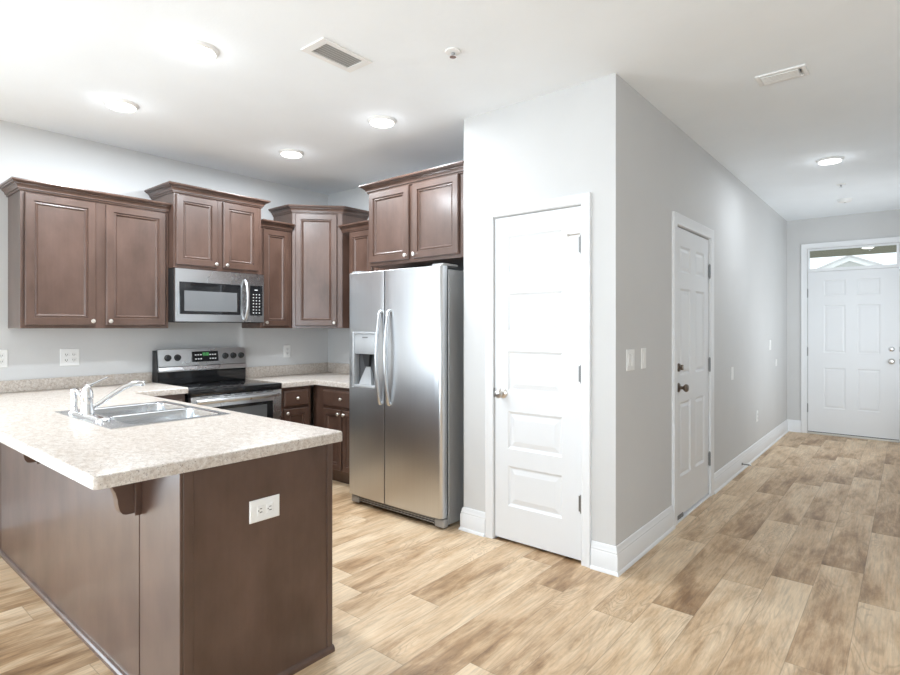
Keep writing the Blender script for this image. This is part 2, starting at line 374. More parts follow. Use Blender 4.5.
m = MB().tube([(-1.447, CY - 0.012, 1.885), (-1.505, CY - 0.030, 1.880)], 0.004, 8); m.lathe((-1.505, CY - 0.030, 1.880), (-0.9, -0.25, 0), [(0.001, 0), (0.008, 0), (0.008, 0.012), (0.001, 0.014)], 12)
m.build('hinge_pin_stop', 'nickel', d1, True)
def six(mp, u0, u1, cols, rows): return [(a, b, c, d) for a, b in cols for c, d in rows]
P6 = [(0, 0), (0.004, -0.004), (0.012, -0.010), (0.017, -0.010), (0.036, -0.003), (0.038, -0.003)]
d2 = struct(MB().panelled(D2A, D2B, 0.025, 2.05, six(0, 0, 0, [(4.040, 4.275), (4.398, 4.632)], [(1.740, 1.925), (1.015, 1.625), (0.300, 0.822)]), P6, fx(CX - 0.003), 0.04).build('door_2', 'door', loc=(CX, 4.34, 0)))
knob_set(d2, (CX - 0.003, 3.995, 0.932), (1, 0, 0), 'bronze')
MB().lathe((CX - 0.003, 3.995, 1.072), (1, 0, 0), [(0.001, 0), (0.030, 0), (0.028, 0.010), (0.010, 0.013), (0.008, 0.016), (0.001, 0.017)], 20).box(CX + 0.012, CX + 0.032, 3.990, 4.0, 1.055, 1.092, 0.003).build('deadbolt', 'bronze', d2, True)
for z in (1.80, 1.055, 0.30): hinge(d2, (CX + 0.006, D2B + 0.003, z), 'y', 0.1)
MB().box(CX - 0.005, CX + 0.002, D2A + 0.004, D2A + 0.16, 0.008, 0.040).build('door_bottom_strip', 'midgrey', d2)
MB().box(CX - 0.10, CX + 0.012, D2A - 0.003, D2B + 0.003, 0.0, 0.014, 0.004).build('sill', 'trim', d2)
d3 = struct(MB().panelled(D3A, D3B, 0.030, 2.058, six(0, 0, 0, [(-0.838, -0.612), (-0.498, -0.272)], [(1.748, 1.950), (1.034, 1.635), (0.334, 0.845)]), [(i, d * 0.55) for i, d in P6], fy(HY - 0.002), 0.045).build('door_3', 'door', loc=(-0.55, HY, 0)))
knob_set(d3, (-0.168, HY - 0.002, 0.95), (0, -1, 0), 'nickel')
MB().lathe((-0.168, HY - 0.002, 1.095), (0, -1, 0), [(0.001, 0), (0.034, 0), (0.032, 0.012), (0.024, 0.022), (0.012, 0.026), (0.001, 0.026)], 24).build('deadbolt', 'chrome', d3, True)
for z in (1.79, 1.045, 0.325): hinge(d3, (D3A - 0.004, HY - 0.006, z), 'x', 0.1)
for z in (0.95, 1.095): MB().box(D3B + 0.0005, D3B + 0.004, HY - 0.002, HY + 0.03, z - 0.03, z + 0.03).build('strike_plate', 'hinge', d3)
MB().box(D3A + 0.001, D3B - 0.001, HY + 0.004, HY + 0.03, 0.0225, 0.0295).build('door_bottom_strip', 'black', d3)  # black strip paints the shade of the gap between door and sill
MB().box(D3A - 0.002, D3B + 0.002, HY - 0.03, HY + 0.13, 0.0, 0.022, 0.004).build('sill', 'threshold', d3)
# transom over the entry door
m = MB(); a, b, c, d = D3A - 0.002, D3B + 0.002, 2.062, 2.350
m.box(a, b, HY + 0.0, HY + 0.08, c, 2.100); m.box(a, b, HY, HY + 0.08, 2.334, d); m.box(a, a + 0.014, HY, HY + 0.08, 2.100, 2.334); m.box(b - 0.026, b, HY, HY + 0.08, 2.100, 2.334)
w1 = struct(m.build('window_1', 'trim'))
MB().box(a + 0.014, b - 0.026, HY + 0.038, HY + 0.044, 2.100, 2.334).build('pane', 'glass', w1)

# ------------------------------------------------------------------ outside the entry
struct(MB().box(-30, 30, HY + 0.2, 60, -0.3, -0.15).build('ground', 'ground'))
struct(MB().box(-4, 3.0, HY + 0.15, 11.45, 2.56, 2.70).build('exterior_porch_ceiling', 'soffit'))
struct(MB().box(-4.0, 3.0, HY + 0.14, HY + 0.22, 2.45, 2.9).build('exterior_wall_header', 'house_white'))
for i, x in enumerate((-3.8, 2.8)): struct(MB().box(x - 0.1, x + 0.1, 11.2, 11.4, -0.15, 2.56).build('column_%d' % (i + 1), 'house_white'))
pl = thing('porch_light', (-0.49, 10.45, 2.56), 'small lit ceiling lamp under the porch roof seen through the transom', 'lamp')
MB().lathe((-0.49, 10.45, 2.56), (0, 0, -1), [(0.001, 0), (0.085, 0), (0.085, 0.008), (0.001, 0.008)], 24).build('base', 'house_white', pl, True)
MB().lathe((-0.49, 10.45, 2.551), (0, 0, -1), [(0.001, 0), (0.07, 0), (0.066, 0.004), (0.04, 0.008), (0.001, 0.009)], 24).build('lamp_shade', 'porch_lamp', pl, True)
nh = thing('neighbor_house', (-2.03, 30, -0.15), 'white gabled house across the street seen through the transom', 'house')
ax, az, sl = -2.03, 4.37, 0.44
m = MB(); m.face([(ax - 3.2, 30, -0.15), (ax + 3.2, 30, -0.15), (ax + 3.2, 30, az - 3.2 * sl), (ax, 30, az), (ax - 3.2, 30, az - 3.2 * sl)])
g = bmesh.ops.extrude_face_region(m.b, geom=list(m.b.faces)); bmesh.ops.translate(m.b, verts=[v for v in g['geom'] if isinstance(v, bmesh.types.BMVert)], vec=(0, 8, 0))
m.build('wall', 'house_siding', nh)
m = MB(); m.sweep([(ax - 3.6, az - 3.6 * sl), (ax, az), (ax + 3.6, az - 3.6 * sl)], [(-0.10, 0.35), (0.06, 0.35), (0.06, -0.02), (-0.10, -0.02)], lambda u, z, r: (u, 30 - r, z), -1); m.build('fascia', 'house_white', nh)
m = MB(); m.sweep([(ax - 3.6, az - 3.6 * sl), (ax, az), (ax + 3.6, az - 3.6 * sl)], [(0.06, 0.4), (0.14, 0.4), (0.14, -8.3), (0.06, -8.3)], lambda u, z, r: (u, 30 - r, z), -1); m.build('roof', 'shingle', nh)

# ------------------------------------------------------------------ cabinets
DP = [(0, 0), (0, 0.015), (0.005, 0.020), (0.048, 0.020), (0.051, 0.011), (0.054, 0.011), (0.062, 0.014), (0.072, 0.004), (0.076, 0.004)]
DRW = [(0, 0), (0, 0.012), (0.003, 0.014), (0.012, 0.021), (0.016, 0.021)]
CRP = [(0, 0), (0.008, 0), (0.010, 0.006), (0.010, 0.012), (0.018, 0.013), (0.018, 0.018), (0.023, 0.030), (0.034, 0.039), (0.034, 0.044), (0.046, 0.045), (0.048, 0.051), (0.056, 0.052), (0.058, 0.058), (0.056, 0.066), (0, 0.066)]
def knob(parent, p, ax):
    MB().lathe(p, ax, [(0.001, 0), (0.008, 0), (0.0065, 0.004), (0.005, 0.010), (0.008, 0.013), (0.0135, 0.017), (0.0145, 0.021), (0.011, 0.026), (0.001, 0.028)], 16).build('knob', 'bright_nickel', parent, True)
def cabinet_door(t, u0, u1, z0, z1, mp, kn=None, prof=DP, name='door'):
    sc = min(1, (u1 - u0) / 0.30) if name == 'door' else 1
    d = MB().rings(u0, u1, z0, z1, [(i * (0.55 + 0.45 * sc), dd) for i, dd in prof], mp).build(name, 'wood', t)
    if kn:
        p = Vector(mp(kn[0], kn[1], 0.018)); q = Vector(mp(kn[0], kn[1], 1.018)); knob(d, p, q - p)
    return d
def facebody(t, u0, u1, z0, z1, depth, mp, openings, name='carcass'):
    """box behind plus a face frame with openings just behind the doors"""
    m = MB(); fn = lambda x, y, z: mp(x, z, -y)
    m.box(u0, u1, 0.019, depth, z0, z1, fn=fn)
    m.panelled(u0, u1, z0, z1, [(a + 0.012, b - 0.012, c + 0.012, d - 0.012) for a, b, c, d in openings], [(0, 0), (0.002, -0.004), (0.004, -0.004)], mp, 0.019)
    return m.build(name, 'wood', t)
def crown(t, path, z, sign=1):
    return MB().sweep(path, CRP, lambda x, y, r: (x, y, z + r), sign).build('crown_molding', 'wood', t)

GU = 'wall cabinets around the kitchen corner'
# left double cabinet
X1 = KX + 0.307; f = fx(X1)
t = thing('wall_cabinet', (KX, 1.445, 1.345), 'wide brown two-door wall cabinet left of the microwave, above the plain wall', 'cabinet', GU)
ds = [(1.006, 1.411, 1.367, 2.222), (1.474, 1.883, 1.367, 2.222)]
facebody(t, 0.985, 1.908, 1.345, 2.245, 0.300, f, ds)
cabinet_door(t, *ds[0], f, (1.388, 1.395)); cabinet_door(t, *ds[1], f, (1.498, 1.395))
crown(t, [(KX + 0.003, 0.985), (X1, 0.985), (X1, 1.908)], 2.232)
# over the microwave
X2 = KX + 0.387; f = fx(X2)
t = thing('wall_cabinet', (KX, 2.29, 1.81), 'raised two-door wall cabinet directly above the microwave', 'cabinet', GU)
ds = [(1.928, 2.256, 1.833, 2.372), (2.304, 2.622, 1.833, 2.372)]
facebody(t, 1.912, 2.652, 1.808, 2.395, 0.380, f, ds)
cabinet_door(t, *ds[0], f, (2.236, 1.858)); cabinet_door(t, *ds[1], f, (2.327, 1.858))
crown(t, [(KX + 0.003, 1.912), (X2, 1.912), (X2, 2.652), (KX + 0.003, 2.652)], 2.380)
# narrow between microwave and corner
f = fx(X1)
t = thing('wall_cabinet', (KX, 2.85, 1.345), 'narrow single-door wall cabinet between microwave and corner cabinet', 'cabinet', GU)
ds = [(2.716, 2.975, 1.367, 2.222)]
facebody(t, 2.690, 3.012, 1.345, 2.245, 0.300, f, ds)
cabinet_door(t, *ds[0], f, (2.740, 1.395))
crown(t, [(X1, 2.690), (X1, 3.012)], 2.232)
# diagonal corner cabinet
t = thing('corner_wall_cabinet', (KX, KY, 1.345), 'tall diagonal-front wall cabinet in the kitchen corner', 'cabinet', GU)
A, B = Vector((X1, 3.022)), Vector((KX + 0.612, KY - 0.307)); dv = (B - A); L = dv.length; dv.normalize(); nv = Vector((dv.y, -dv.x))
def fd(u, z, d): q = A + dv * u + nv * d; return (q.x, q.y, z)
plan = [(KX + 0.003, 3.022), (A.x, A.y), (B.x, B.y), (B.x, KY - 0.003), (KX + 0.003, KY - 0.003)]
MB().loft([[(x, y, 1.345) for x, y in plan], [(x, y, 2.425) for x, y in plan]]).build('carcass', 'wood', t)
cabinet_door(t, 0.030, L - 0.052, 1.367, 2.402, fd, (L - 0.078, 1.395))
MB().rings(L - 0.048, L - 0.003, 1.347, 2.423, [(0, 0), (0, 0.006), (0.002, 0.008)], fd).build('stile', 'wood', t)
crown(t, [(KX + 0.003, 3.022), (A.x, A.y), (B.x, B.y), (B.x, KY - 0.003)], 2.412)
# right of the corner
Yc = KY - 0.307; f = fy(Yc)
t = thing('wall_cabinet', (-3.66, KY, 1.345), 'short-crowned wall cabinet half hidden behind the top of the refrigerator', 'cabinet', GU)
ds = [(-3.972, -3.670, 1.367, 2.222), (-3.640, -3.34, 1.367, 2.222)]
facebody(t, -3.995, -3.315, 1.345, 2.245, 0.300, f, ds)
cabinet_door(t, *ds[0], f, (-3.694, 1.395)); cabinet_door(t, *ds[1], f, (-3.616, 1.395))
MB().box(-4.088, -3.996, KY - 0.20, KY - 0.18, 1.345, 2.245).build('filler_strip', 'wood', t)
crown(t, [(-4.088, Yc), (-3.315, Yc)], 2.232)
# over the refrigerator
Yf = 2.968; f = fy(Yf)
t = thing('wall_cabinet', (-2.82, KY, 1.83), 'deep two-door cabinet above the stainless refrigerator', 'cabinet', GU)
ds = [(-3.272, -2.842, 1.856, 2.402), (-2.802, -2.372, 1.856, 2.402)]
facebody(t, -3.288, -2.352, 1.830, 2.428, KY - Yf - 0.005, f, ds)
cabinet_door(t, *ds[0], f, (-2.866, 1.884)); cabinet_door(t, *ds[1], f, (-2.778, 1.884))
MB().box(-2.351, PX - 0.002, Yf + 0.002, Yf + 0.02, 1.83, 2.428).build('filler_strip', 'wood', t)
crown(t, [(-3.288, KY - 0.003), (-3.288, Yf), (PX - 0.003, Yf)], 2.402)

# base cabinets
ZR, ZL, TH = 0.885, 0.912, 0.042
XB = KX + 0.612; f = fx(XB)
GB = 'base cabinets along the kitchen walls'
t = thing('base_cabinet', (KX, 2.86, 0), 'narrow base cabinet with one drawer just right of the range', 'cabinet', GB)
facebody(t, 2.690, 3.000, 0.10, ZR - TH - 0.001, 0.605, f, [(2.722, 2.972, 0.672, 0.811), (2.722, 2.972, 0.13, 0.654)])
cabinet_door(t, 2.722, 2.972, 0.675, 0.811, f, (2.847, 0.743), DRW, 'drawer'); cabinet_door(t, 2.722, 2.972, 0.13, 0.654, f, (2.748, 0.622))
MB().box(KX + 0.01, XB - 0.07, 2.692, 3.0, 0, 0.099).build('toe_kick', 'wood', t)
YB = KY - 0.612; f = fy(YB)
t = thing('base_cabinet', (-3.7, KY, 0), 'corner base cabinet with a drawer over two doors, left of the refrigerator', 'cabinet', GB)
ds = [(-3.969, -3.722, 0.13, 0.645), (-3.702, -3.455, 0.13, 0.645), (-3.969, -3.455, 0.668, 0.811)]
facebody(t, XB + 0.005, -3.42, 0.10, ZR - TH - 0.001, 0.605, f, ds)
cabinet_door(t, *ds[2], f, (-3.712, 0.742), DRW, 'drawer')
cabinet_door(t, *ds[0], f, (-3.748, 0.612)); cabinet_door(t, *ds[1], f, (-3.676, 0.612))
MB().box(XB + 0.005, -3.422, YB + 0.07, KY - 0.02, 0, 0.099).build('toe_kick', 'wood', t)
MB().box(XB - 0.05, XB + 0.004, YB + 0.012, YB + 0.03, 0.1, ZR - TH - 0.001).build('filler_strip', 'wood', t)
MB().box(-3.419, -3.402, YB + 0.0, KY - 0.01, 0.0, ZR - TH - 0.001).build('end_panel', 'wood', t)
f = fx(XB)
t = thing('base_cabinet', (KX, 1.7, 0), 'small base cabinet between the range and the sink peninsula', 'cabinet', GB)
facebody(t, 1.480, 1.895, 0.10, ZL - TH - 0.001, 0.605, f, [(1.53, 1.87, 0.68, 0.825), (1.53, 1.87, 0.13, 0.66)])
cabinet_door(t, 1.53, 1.87, 0.68, 0.825, f, (1.70, 0.75), DRW, 'drawer'); cabinet_door(t, 1.53, 1.87, 0.13, 0.66, f, (1.84, 0.63))
MB().box(KX + 0.01, XB - 0.07, 1.482, 1.893, 0, 0.099).build('toe_kick', 'wood', t)

# the peninsula
PE, PF, PB = -1.861, 0.845, 1.474
t = thing('peninsula_cabinet', (-3.2, 1.15, 0), 'long brown sink peninsula with plain panels and a paneled end', 'cabinet')
m = MB(); zt = ZL - TH - 0.001
m.box(KX + 0.003, PE - 0.014, PF + 0.012, PF + 0.03, 0.0, zt); m.box(KX + 0.003, PE - 0.014, PB - 0.03, PB - 0.012, 0.10, zt)
m.box(PE - 0.034, PE - 0.014, PF + 0.03, PB - 0.03, 0.0, zt); m.box(KX + 0.003, KX + 0.02, PF + 0.03, PB - 0.03, 0, zt)
m.box(KX + 0.02, PE - 0.034, PF + 0.03, PB - 0.03, 0.09, 0.11); m.box(KX + 0.02, PE - 0.034, PB - 0.10, PB - 0.09, 0.0, 0.09)
m.build('carcass', 'wood', t)
for a, b in ((-4.69, -4.197), (-4.183, -2.188), (-2.180, PE - 0.0)): MB().box(a, b, PF, PF + 0.011, 0.0, zt, 0.0015, 1).build('face_panel', 'wood', t)
for x, w in ((-4.190, 0.0065), (-2.184, 0.0036)): MB().box(x - w, x + w, PF + 0.008, PF + 0.0105, 0.03, zt).build('seam_strip', 'wood', t)
ep = MB().box(PE - 0.013, PE, PF + 0.012, PB - 0.028, 0.0, zt, 0.001, 1).build('end_panel', 'wood', t)
MB().box(PE - 0.012, PE + 0.004, PB - 0.027, PB, 0.0, zt, 0.003).build('corner_trim', 'wood', t)
MB().box(PE, PE + 0.0025, PF + 0.012, PF + 0.045, 0.03, zt, 0.001, 1).build('stile', 'wood', t)
m = MB(); QR = [(0, 0), (0.014, 0), (0.013, 0.014), (0.008, 0.022), (0, 0.026)]
m.sweep([(-4.69, PF), (PE, PF), (PE, PB + 0.004)], QR, lambda x, y, r: (x, y, r)); m.build('base_trim', 'wood', t)
f = lambda u, z, d: (u, PB + d, z)
xs = [-4.02, -3.64, -3.62, -3.22, -3.20, -2.80, -2.50, -2.20, -1.90]
for a, b in ((-3.64, -3.23), (-3.21, -2.80)): cabinet_door(t, a, b, 0.13, 0.66, f, ((b if a < -3.5 else a) + (-0.03 if a < -3.5 else 0.03), 0.63)); cabinet_door(t, a, b, 0.68, 0.825, f, None, DRW, 'drawer')
cabinet_door(t, -2.17, -1.90, 0.13, 0.66, f, (-2.14, 0.63)); cabinet_door(t, -2.17, -1.90, 0.68, 0.825, f, (-2.03, 0.75), DRW, 'drawer')
# corbels
def corbel(x, label):
    c = thing('corbel', (x, PF, 0.67), label, 'bracket', 'corbels under the peninsula overhang')
    w = 0.020
    MB().box(x - 0.034, x + 0.026, PF - 0.024, PF - 0.001, 0.668, zt, 0.001, 1).build('mounting_plate', 'wood', c)
    pf = [(0, 0.678), (0.026, 0.678), (0.038, 0.683), (0.047, 0.695), (0.052, 0.715), (0.055, 0.74), (0.062, 0.765), (0.075, 0.79), (0.098, 0.81), (0.13, 0.822), (0.15, 0.835), (0.15, zt), (0, zt)]
    MB().loft([[(xx, PF - 0.025 - o, z) for o, z in pf] for xx in (x - w, x + w)]).build('bracket_body', 'wood', c)
corbel(-2.185, 'dark scrolled wooden bracket under the near end of the countertop overhang')
corbel(-3.385, 'dark scrolled wooden bracket barely showing below the far stretch of countertop')

# worktops
def bevel_top(m, sel, off, seg=3):
    m.clean(); es = [e for e in m.b.edges if len(e.link_faces) == 2 and e.calc_face_angle(0) > 1.2 and sel(e)]
    bmesh.ops.bevel(m.b, geom=es, offset=off, segments=seg, affect='EDGES', profile=0.5)
WY0, WY1, WX1 = 0.590, 1.525, -1.845
SK = (-3.405, -2.640, 0.906, 1.530)
m = MB()
XF = KX + 0.640
def hole(x, y):
    if y > WY1 and x > XF: return True
    return SK[0] + 0.03 < x < SK[1] - 0.03 and SK[2] + 0.075 < y < 1.42
m.grid([KX + 0.003, XF, SK[0] + 0.03, SK[1] - 0.03, WX1], [WY0, SK[2] + 0.075, 1.42, WY1, 1.906], hole, ZL - TH, ZL)
def vert(e): return abs(e.verts[0].co.x - e.verts[1].co.x) + abs(e.verts[0].co.y - e.verts[1].co.y) < 1e-6
bevel_top(m, lambda e: vert(e) and e.verts[0].co.x > WX1 - 0.01, 0.018, 4)
def outer(e):
    q = [v.co for v in e.verts]
    if any(abs(c.z - ZL) > 1e-5 for c in q): return False
    return all(c.x > WX1 - 0.02 for c in q) or all(c.y < WY0 + 0.019 for c in q) or all(abs(c.y - WY1) < 1e-5 for c in q) and True or all(abs(c.x - XF) < 1e-5 and c.y > WY1 - 1e-4 for c in q)
m.clean(); es = [e for e in m.b.edges if len(e.link_faces) == 2 and e.calc_face_angle(0) > 0.9 and outer(e)]
bmesh.ops.bevel(m.b, geom=es, offset=0.009, segments=3, affect='EDGES', profile=0.5)
t = thing('worktop', (-3.3, 1.05, ZL - TH), 'speckled beige laminate countertop of the sink peninsula, up to the left side of the range', 'countertop')
m.build('counter_slab', 'counter', t, True, angle=0.5)
MB().box(KX + 0.002, KX + 0.021, WY0, 1.906, ZL + 0.0005, 0.992, 0.003).build('backsplash', 'counter', t, True)
YFc = KY - 0.640
pl_ = [(KX + 0.003, 2.682), (XF, 2.682), (XF, YFc), (-3.402, YFc), (-3.402, KY - 0.003), (KX + 0.003, KY - 0.003)]
m = MB().loft([[(x, y, ZR - TH) for x, y in pl_], [(x, y, ZR) for x, y in pl_]]); m.clean()
es = [e for e in m.b.edges if all(abs(v.co.z - ZR) < 1e-5 for v in e.verts) and (all(abs(v.co.x - XF) < 1e-5 for v in e.verts) or all(abs(v.co.y - YFc) < 1e-5 for v in e.verts))]
bmesh.ops.bevel(m.b, geom=es, offset=0.009, segments=3, affect='EDGES', profile=0.5)
t = thing('worktop', (-4.2, 3.3, ZR - TH), 'L-shaped speckled beige countertop in the corner between range and refrigerator', 'countertop')
m.build('counter_slab', 'counter', t, True, angle=0.5)
m = MB().box(KX + 0.002, KX + 0.021, 2.682, KY - 0.002, ZR + 0.0005, 0.985, 0.003); m.box(KX + 0.0215, -3.402, KY - 0.021, KY - 0.002, ZR + 0.0005, 0.985, 0.003)
m.build('backsplash', 'counter', t, True)

# ------------------------------------------------------------------ sink and faucet
def rr(x0, x1, y0, y1, r, z, n=6):
    pts = []
    for cx, cy, a in ((x1 - r, y1 - r, 0), (x0 + r, y1 - r, 90), (x0 + r, y0 + r, 180), (x1 - r, y0 + r, 270)):
        for k in range(n + 1):
            th = math.radians(a + 90 * k / n); pts.append((cx + r * math.cos(th), cy + r * math.sin(th), z))
    return pts
t = thing('sink', (-3.19, 1.24, ZL), 'stainless double-bowl drop-in sink in the peninsula countertop', 'sink')
x0, x1, y0, y1 = SK[0], SK[1], SK[2], 1.455
xm = (x0 + x1) / 2; by0, by1 = y0 + 0.095, y1 - 0.025
bows = [(x0 + 0.035, xm - 0.014), (xm + 0.014, x1 - 0.035)]
m = MB(); zt2 = ZL + 0.004
xsg = [x0, bows[0][0], bows[0][1], bows[1][0], bows[1][1], x1]; ysg = [y0, by0, by1, y1]
m.grid(xsg, ysg, lambda x, y: by0 < y < by1 and any(a < x < b for a, b in bows), ZL + 0.0005, zt2)
for a, b in bows:
    m.loft([rr(a, b, by0, by1, 0.0005, zt2 - 0.0002), rr(a, b, by0, by1, 0.05, zt2 - 0.0006), rr(a + 0.006, b - 0.006, by0 + 0.006, by1 - 0.006, 0.05, zt2 - 0.006)], False, False)
m.build('rim', 'sink_steel', t, True)
for a, b in bows:
    m = MB(); a += 0.006; b -= 0.006; c, d = by0 + 0.006, by1 - 0.006; L = []
    for i, z, r in ((0, -0.004, 0.05), (0.004, -0.03, 0.05), (0.010, -0.150, 0.05), (0.020, -0.168, 0.055), (0.045, -0.176, 0.05), (0.14, -0.180, 0.02)): L.append(rr(a + i, b - i, c + i, d - i, r, ZL + z))
    m.loft(L, False, True); o = m.build('bowl', 'sink_steel', t, True)
    MB().lathe(((a + b) / 2, (c + d) / 2, ZL - 0.1795), (0, 0, 1), [(0.001, 0), (0.045, 0), (0.043, 0.004), (0.030, 0.003), (0.001, 0.001)], 20).build('drain', 'chrome', o, True)
fxx, fyy, fz = -3.100, 0.960, zt2
t = thing('faucet', (fxx, fyy, fz), 'chrome single-lever faucet with long low spout on the sink', 'faucet')
m = MB(); L = []
for i, z in ((0, 0), (0.0, 0.006), (0.008, 0.014), (0.016, 0.016)): L.append(rr(-3.238 + i, -2.86 - i, fyy - 0.031 + i, fyy + 0.031 - i, 0.03 - i * 0.9, fz + 0.0005 + z))
m.loft(L); m.build('deck_plate', 'chrome', t, True)
MB().lathe((fxx, fyy, fz + 0.016), (0, 0, 1), [(0.001, 0), (0.031, 0), (0.030, 0.01), (0.026, 0.03), (0.026, 0.075), (0.027, 0.08), (0.026, 0.085), (0.024, 0.105), (0.017, 0.125), (0.008, 0.138), (0.001, 0.141)], 24).build('body', 'chrome', t, True)
sp = [(fxx + 0.003, fyy + 0.020, fz + 0.040), (fxx + 0.005, fyy + 0.06, fz + 0.062), (fxx + 0.008, fyy + 0.11, fz + 0.098), (fxx + 0.010, fyy + 0.16, fz + 0.128), (fxx + 0.012, fyy + 0.20, fz + 0.143), (fxx + 0.013, fyy + 0.228, fz + 0.147), (fxx + 0.014, fyy + 0.246, fz + 0.144), (fxx + 0.014, fyy + 0.250, fz + 0.132)]
MB().tube(sp, [0.011, 0.0115, 0.012, 0.0125, 0.013, 0.0145, 0.015, 0.0135], 14).build('spout', 'chrome', t, True)
MB().tube([(fxx, fyy, fz + 0.145), (fxx + 0.002, fyy + 0.025, fz + 0.158), (fxx + 0.004, fyy + 0.065, fz + 0.176), (fxx + 0.005, fyy + 0.088, fz + 0.186)], [0.011, 0.005, 0.004, 0.0035], 10).build('lever', 'chrome', t, True)
t = thing('side_sprayer', (-3.270, 0.955, fz), 'chrome hand sprayer standing in its holder left of the faucet', 'sprayer')
MB().lathe((-3.270, 0.955, fz + 0.0005), (0, 0, 1), [(0.001, 0), (0.026, 0), (0.024, 0.008), (0.017, 0.014), (0.016, 0.032), (0.001, 0.033)], 20).build('holder', 'chrome', t, True)
m = MB().lathe((-3.270, 0.955, fz + 0.034), (0, 0, 1), [(0.001, 0), (0.014, 0), (0.015, 0.03), (0.013, 0.05), (0.017, 0.068), (0.016, 0.086), (0.008, 0.092), (0.001, 0.093)], 16)
m.tube([(-3.270, 0.955, fz + 0.112), (-3.245, 0.957, fz + 0.118), (-3.212, 0.958, fz + 0.112), (-3.204, 0.958, fz + 0.10)], [0.013, 0.011, 0.010, 0.008], 10); m.build('spray_head', 'chrome', t, True)

# ------------------------------------------------------------------ range
RA, RB = 1.912, 2.676
t = thing('range', (KX, 2.294, 0), 'stainless freestanding electric range with black glass cooktop', 'stove')
g = lambda u, d, z: (KX + d, u, z)
def rb(m, u0, u1, d0, d1, z0, z1, bev=0.0): return m.box(KX + d0, KX + d1, u0, u1, z0, z1, bev)
rb(MB(), RA, RB, 0.025, 0.618, 0.04, 0.842).build('body', 'black', t)
rb(MB(), RA + 0.03, RB - 0.03, 0.06, 0.58, 0, 0.039).build('base', 'black', t)
ct = rb(MB(), RA - 0.001, RB + 0.001, 0.085, 0.665, 0.843, 0.889, 0.007).build('cooktop', 'black_glass', t, True)
for (u, d, r) in ((2.10, 0.23, 0.085), (2.49, 0.23, 0.105), (2.10, 0.49, 0.105), (2.49, 0.49, 0.085)):
    MB().loft([[(KX + d + rr_ * math.cos(k * math.pi / 24), u + rr_ * math.sin(k * math.pi / 24), 0.8894) for k in range(48)] for rr_ in (r - 0.002, r)], False, False).build('burner_ring', 'midgrey', ct)
# backguard: side profile extruded along Y
def prof(m, pts, u0, u1): return m.loft([[(KX + d, u, z) for d, z in pts] for u in (u0, u1)])
bg = prof(MB(), [(0.012, 0.84), (0.098, 0.84), (0.098, 0.992), (0.072, 1.165), (0.012, 1.165)], RA, RB).build('backguard', 'black', t)
prof(MB(), [(0.0985, 0.890), (0.104, 0.890), (0.104, 0.990), (0.0985, 0.990)], RA + 0.010, RB - 0.010).build('glass_strip', 'black_glass', bg)
prof(MB(), [(0.0985, 0.994), (0.122, 0.994), (0.122, 1.004), (0.112, 1.030), (0.0922, 1.034)], RA + 0.006, RB - 0.002).build('ledge', 'steel_h', bg)
pz = lambda z: 0.108 - (z - 1.034) * 0.165
cp = prof(MB(), [(0.0925, 1.035), (pz(1.035), 1.035), (pz(1.172) , 1.172), (0.075, 1.176), (0.0740, 1.166), (0.0738, 1.160)], RA + 0.008, RB - 0.002).build('control_panel', 'steel_h', t)
for u in (1.995, 2.072, 2.482, 2.556, 2.630):
    m = MB().lathe((KX + pz(1.104), u, 1.104), (1, 0, 0.165), [(0.001, 0), (0.027, 0), (0.027, 0.004), (0.023, 0.006), (0.021, 0.024), (0.001, 0.025)], 20)
    m.box(KX + pz(1.104) + 0.020, KX + pz(1.104) + 0.031, u - 0.0045, u + 0.0045, 1.088, 1.124, 0.001); m.build('knob', 'black', t, True)
dp = MB(); dp.loft([[(KX + pz(z) + 0.001 + e, u, z) for u, z in ((2.192, 1.064), (2.418, 1.064), (2.418, 1.150), (2.192, 1.150))] for e in (0, 0.003)])
dp = dp.build('display', 'black_glass', t)
m = MB()
for u, z in [(2.215 + 0.022 * i, zz) for i in range(3) for zz in (1.088, 1.122)] + [(2.340 + 0.022 * i, zz) for i in range(3) for zz in (1.088, 1.122)]:
    MB().loft([[(KX + pz(b) + 0.0045 + e, a, b) for a, b in ((u, z - 0.005), (u + 0.014, z - 0.005), (u + 0.014, z + 0.004), (u, z + 0.004))] for e in (0, 0.0006)]).build('button', 'mark', dp)
m = MB()
for u in (2.283, 2.297, 2.313, 2.327 - 0.002):
    for a, b, c, d in ((u, u + 0.009, 1.136, 1.139), (u, u + 0.009, 1.124, 1.127), (u, u + 0.003, 1.112, 1.138), (u + 0.007, u + 0.0095, 1.112, 1.138)):
        m.loft([[(KX + pz(z) + 0.0045 + e, y, z) for y, z in ((a, c), (b, c), (b, d), (a, d))] for e in (0, 0.0006)])
m.build('clock_digits', 'green', dp)
dr = rb(MB(), RA + 0.003, RB - 0.003, 0.620, 0.662, 0.235, 0.838, 0.004).build('oven_door', 'steel_h', t, True)
rb(MB(), RA + 0.075, RB - 0.085, 0.6605, 0.665, 0.33, 0.752, 0.002).build('oven_window', 'black_glass', dr)
rb(MB(), RA + 0.125, RB - 0.140, 0.6652, 0.666, 0.38, 0.728).build('window_glass', 'oven_glass', dr)
m = MB(); hz = 0.800
n = 12; m.loft([[(KX + 0.700 + 0.014 * math.cos(k * math.pi / 6) - 0.004 * abs(2 * i / n - 1) ** 4 * 4, RA + 0.035 + (RB - RA - 0.07) * i / n, hz + 0.017 * math.sin(k * math.pi / 6)) for k in range(12)] for i in range(n + 1)])
for u in (RA + 0.075, RB - 0.075): rb(m, u - 0.018, u + 0.018, 0.660, 0.692, hz - 0.012, hz + 0.012, 0.003)
m.build('handle', 'steel_h', dr, True)
